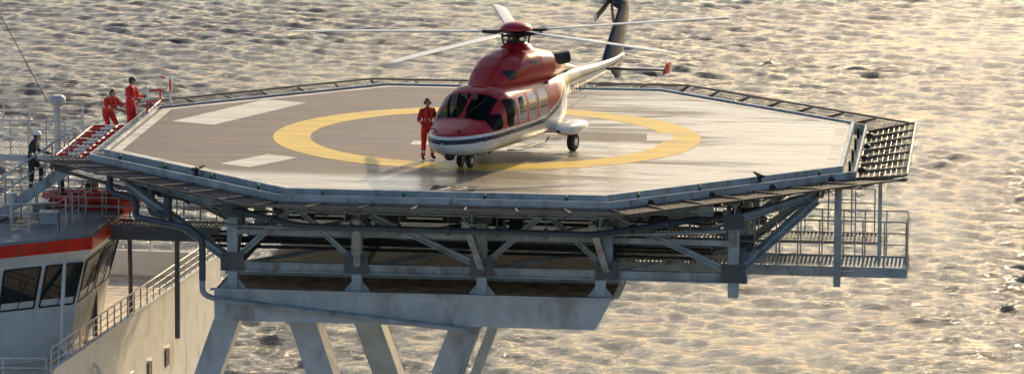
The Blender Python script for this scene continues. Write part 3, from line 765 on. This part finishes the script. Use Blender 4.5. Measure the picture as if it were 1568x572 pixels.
def person(name,loc,rz,pose,suit,helmet=None,vest=None,parent=None):
    J={k:Vector(v) for k,v in BASE.items()}
    for k,v in pose.items(): J[k]=Vector(v)
    for s in 'LR':
        d=(J['wr'+s]-J['el'+s]).normalized(); J['h'+s]=J['wr'+s]+d*.075
    bones=[('pelvis','spine',0),('spine','chest',0),('chest','neck',0),('neck','headb',3)]
    for s in 'LR':
        bones+=[('chest','sh'+s,0),('sh'+s,'el'+s,0),('el'+s,'wr'+s,0),('wr'+s,'h'+s,5),('pelvis','hip'+s,0),('hip'+s,'kn'+s,0),('kn'+s,'an'+s,0),('an'+s,'to'+s,4)]
    names=list(dict.fromkeys(['pelvis']+[x for bb in bones for x in bb[:2]])); idx={n:i for i,n in enumerate(names)}
    me=bpy.data.meshes.new('sk'); me.from_pydata([J[n] for n in names],[(idx[a],idx[c]) for a,c,_ in bones],[])
    ob=bpy.data.objects.new('sk_tmp',me); coll.objects.link(ob)
    sk=ob.modifiers.new('Skin','SKIN'); sk.use_smooth_shade=True
    for n in names:
        key=n[:-1]+'L' if n[-1] in 'LR' else n
        r=RAD[key]; dd=me.skin_vertices[0].data[idx[n]]; dd.radius=(r,r*(.8 if n in('pelvis','spine','chest') else 1)); dd.use_root=(n=='pelvis')
    su=ob.modifiers.new('Sub','SUBSURF'); su.levels=2; su.render_levels=2
    dg=bpy.context.evaluated_depsgraph_get(); em=bpy.data.meshes.new_from_object(ob.evaluated_get(dg))
    b=MB(); b.v=[tuple(v.co) for v in em.vertices]
    def lab(c):
        best=9;bl=0;bb=None;bt=0
        for a,d,l in bones:
            A_=J[a];D_=J[d]-A_; t=max(0,min(1,(c-A_).dot(D_)/D_.length_squared)); dist=(c-(A_+D_*t)).length-(.03 if l==0 else 0)
            if dist<best: best=dist;bl=l;bb=(a,d);bt=t
        if bl==0:
            if bb[0][:2]=='kn' and .55<bt<.72: return 2
            if bb[0][:2]=='el' and .45<bt<.65: return 2
            if bb==('spine','chest') and .05<bt<.3: return 2
            if vest and bb in (('spine','chest'),('chest','neck'),('pelvis','spine')) : return 1
        return bl
    for p in em.polygons:
        b.f.append(list(p.vertices)); b.m.append(lab(Vector(p.center))); b.s.append(True)
    bpy.data.objects.remove(ob)
    h=J['head']
    def fn(p):
        x,y,z=p
        if z<0: x*=1-.18*z*z*2; 
        if y<-.2 and z<-.1: y*=1.0+.08*(-z)
        if y<-.8 and abs(x)<.25 and -.35<z<.1: y-=.22*(1-abs(x)/.25)
        if y<-.6 and .05<z<.25 and .2<abs(x)<.55: y*=.93
        return (x,y,z)
    b.ell(h,(.078,.098,.118),3,24,18,fn=fn)
    for sx in (-1,1):
        b.ell((h.x+sx*.03,h.y-.086,h.z+.012),(.013,.01,.009),6,8,6); b.ell((h.x+sx*.08,h.y+.005,h.z-.005),(.012,.022,.034),3,8,6)
    b.ell((h.x,h.y-.093,h.z-.058),(.024,.008,.007),7,8,4)
    b.ell((h.x,h.y+.012,h.z+.02),(.084,.1,.112),6,18,10,.12,1.)
    b.ell((h.x,h.y+.04,h.z),(.08,.075,.1),6,16,8)
    if helmet is not None:
        b.ell((h.x,h.y+.005,h.z+.045),(.115,.135,.115),8,20,8,0.02,1.); b.tube([(h.x,h.y+.005,h.z+.04),(h.x,h.y+.005,h.z+.055)],.135,8,20)
        b.ell((h.x,h.y-.11,h.z+.05),(.08,.06,.012),8,12,6)
    for sx in (-1,1): b.ell((h.x+sx*.09,h.y+.005,h.z),(.03,.04,.045),9,10,8)
    for s,sg in (('L',1),('R',-1)):
        w=J['wr'+s];d=(J['h'+s]-w).normalized(); fw=Vector((0,-1,0)); side=d.cross(fw)
        if side.length<.2: side=Vector((1,0,0))
        side.normalize(); palm=side.cross(d).normalized()
        for k,(o,L) in enumerate(((-.027,.07),(-.009,.08),(.009,.075),(.026,.06))):
            p0=w+d*.075+side*o; p1=p0+d*L*.45+palm*.006; p2=p1+(d*.75+palm*.65).normalized()*L*.3; p3=p2+(d*.3+palm*.95).normalized()*L*.25
            b.tube([w+d*.04+side*o,p0,p1,p2,p3],[.011,.0105,.01,.009,.007],5,7)
        t0=w+d*.03+side*(-sg*.02); t1=t0+(d*.6-side*sg*.8).normalized()*.045; t2=t1+(d*.9+palm*.3).normalized()*.04
        b.tube([t0,t1,t2],[.013,.012,.009],5,7)
    if vest:
        ch=J['chest']
        for sx in (-1,1): b.tube([ch+Vector((sx*.06,.06,.14)),ch+Vector((sx*.085,-.1,.1)),ch+Vector((sx*.08,-.15,-.05)),ch+Vector((sx*.07,-.13,-.2))],[.03,.045,.05,.03],1,10)
    return b.build(name,[suit,vest or suit,M_ref,M_skin,M_boot,M_glove,M_hair,pmat(name+'_lips',(.35,.12,.1)),helmet or M_helm,M_dark],parent,loc,rz)
person('ground_crew_worker',(-1.74,-4.5,0.005),R(20),dict(shR=(-.18,0,1.43),elR=(-.30,-.06,1.17),wrR=(-.22,-.24,1.08),elL=(.27,.02,1.16),wrL=(.34,-.16,1.02),
   knL=(.14,-.05,.5),anL=(.17,.05,.09),toL=(.20,-.12,.045),anR=(-.15,-.05,.09),toR=(-.18,-.22,.045)),M_suitr,None,M_vest)
def dk(x,y): return (x*math.cos(DR)-y*math.sin(DR),x*math.sin(DR)+y*math.cos(DR))
x,y=dk(-11.6,4.2)
person('ground_crew_worker',(x,y,-.80),R(60),dict(elL=(.27,-.1,1.17),wrL=(.2,-.34,1.2),elR=(-.27,-.1,1.17),wrR=(-.16,-.33,1.14),chest=(0,-.04,1.35),head=(0,-.06,1.66),headb=(0,-.03,1.57)),M_suitr,M_helmr,M_vest)
x,y=dk(-12.1,3.3)
person('ground_crew_worker',(x,y,-.80),R(35),dict(pelvis=(0,.12,.80),spine=(0,.08,.98),chest=(0,-.06,1.16),neck=(0,-.12,1.27),headb=(0,-.16,1.33),head=(0,-.2,1.42),
  shL=(.18,-.08,1.22),shR=(-.18,-.08,1.22),elL=(.28,-.26,1.02),wrL=(.2,-.46,1.1),elR=(-.28,-.26,1.02),wrR=(-.14,-.46,1.05),hipL=(.1,.12,.77),hipR=(-.1,.12,.77),knL=(.15,-.16,.47),knR=(-.14,-.14,.47),anL=(.15,.06,.09),anR=(-.14,.08,.09),toL=(.17,-.12,.045),toR=(-.16,-.1,.045)),M_suitr,None,M_vest)
t=.24; x,y=dk(sx0+(sx1-sx0)*t,-3.3); zz=sz0+(sz1-sz0)*t+.05
person('firefighter',(x,y,zz),R(75),dict(knL=(.12,-.24,.62),anL=(.12,-.2,.27),toL=(.13,-.36,.22),elL=(.3,-.06,1.17),wrL=(.46,-.26,1.08),elR=(-.3,-.04,1.17),wrR=(-.46,-.2,1.06),
  chest=(0,-.08,1.35),neck=(0,-.1,1.48),headb=(0,-.12,1.55),head=(0,-.15,1.64),shL=(.18,-.07,1.42),shR=(-.18,-.07,1.42)),M_suitd,M_helm,None)
SEAT=dict(pelvis=(0,.1,.32),spine=(0,.12,.5),chest=(0,.1,.72),neck=(0,.09,.86),headb=(0,.08,.93),head=(0,.06,1.02),shL=(.18,.1,.79),shR=(-.18,.1,.79),elL=(.25,-.06,.55),wrL=(.15,-.3,.55),elR=(-.25,-.06,.55),wrR=(-.15,-.3,.55),
 hipL=(.1,.08,.28),hipR=(-.1,.08,.28),knL=(.14,-.36,.36),knR=(-.14,-.36,.36),anL=(.13,-.5,.02),anR=(-.13,-.5,.02),toL=(.13,-.66,.0),toR=(-.13,-.66,.0))
for yy in (-.5,.5):
    person('pilot',(2.35,yy,.74),R(-90),SEAT,M_suitd,M_helmr,M_vest if yy<0 else M_hv,heli)

# ------------------------------------------------------------ light, sky, camera
EL,AZ=R(21),R(24)
w=bpy.data.worlds.new('World'); scene.world=w; w.use_nodes=True; t=w.node_tree
bg=t.nodes['Background']; sk=t.nodes.new('ShaderNodeTexSky'); sk.sky_type='NISHITA'; sk.sun_disc=False
sk.sun_elevation=EL; sk.sun_rotation=AZ; sk.altitude=0; sk.air_density=1.; sk.dust_density=1.8; sk.ozone_density=1.3
t.links.new(sk.outputs[0],bg.inputs[0]); bg.inputs[1].default_value=.14
sd=bpy.data.lights.new('sun','SUN'); sd.energy=5; sd.angle=R(.6); sd.color=(1,.76,.44)
so=bpy.data.objects.new('sun',sd); coll.objects.link(so); so.location=(40,60,60)
dirn=Vector((math.sin(AZ)*math.cos(EL),math.cos(AZ)*math.cos(EL),math.sin(EL)))
so.rotation_euler=dirn.to_track_quat('Z','Y').to_euler()
cam=bpy.data.cameras.new('camera'); co=bpy.data.objects.new('camera',cam); coll.objects.link(co)
cam.sensor_width=36; cam.lens=36*7650/1568; cam.clip_end=20000; cam.clip_start=1
co.location=(0,-150*math.cos(R(8.5)),150*math.sin(R(8.5)))
m=Matrix.Rotation(R(-.292),4,'Z')@Matrix.Rotation(R(90-9.07),4,'X')@Matrix.Rotation(R(.4),4,'Z')
co.rotation_euler=m.to_euler()
scene.camera=co
scene.view_settings.view_transform='Standard'; scene.view_settings.look='None'; scene.view_settings.exposure=0
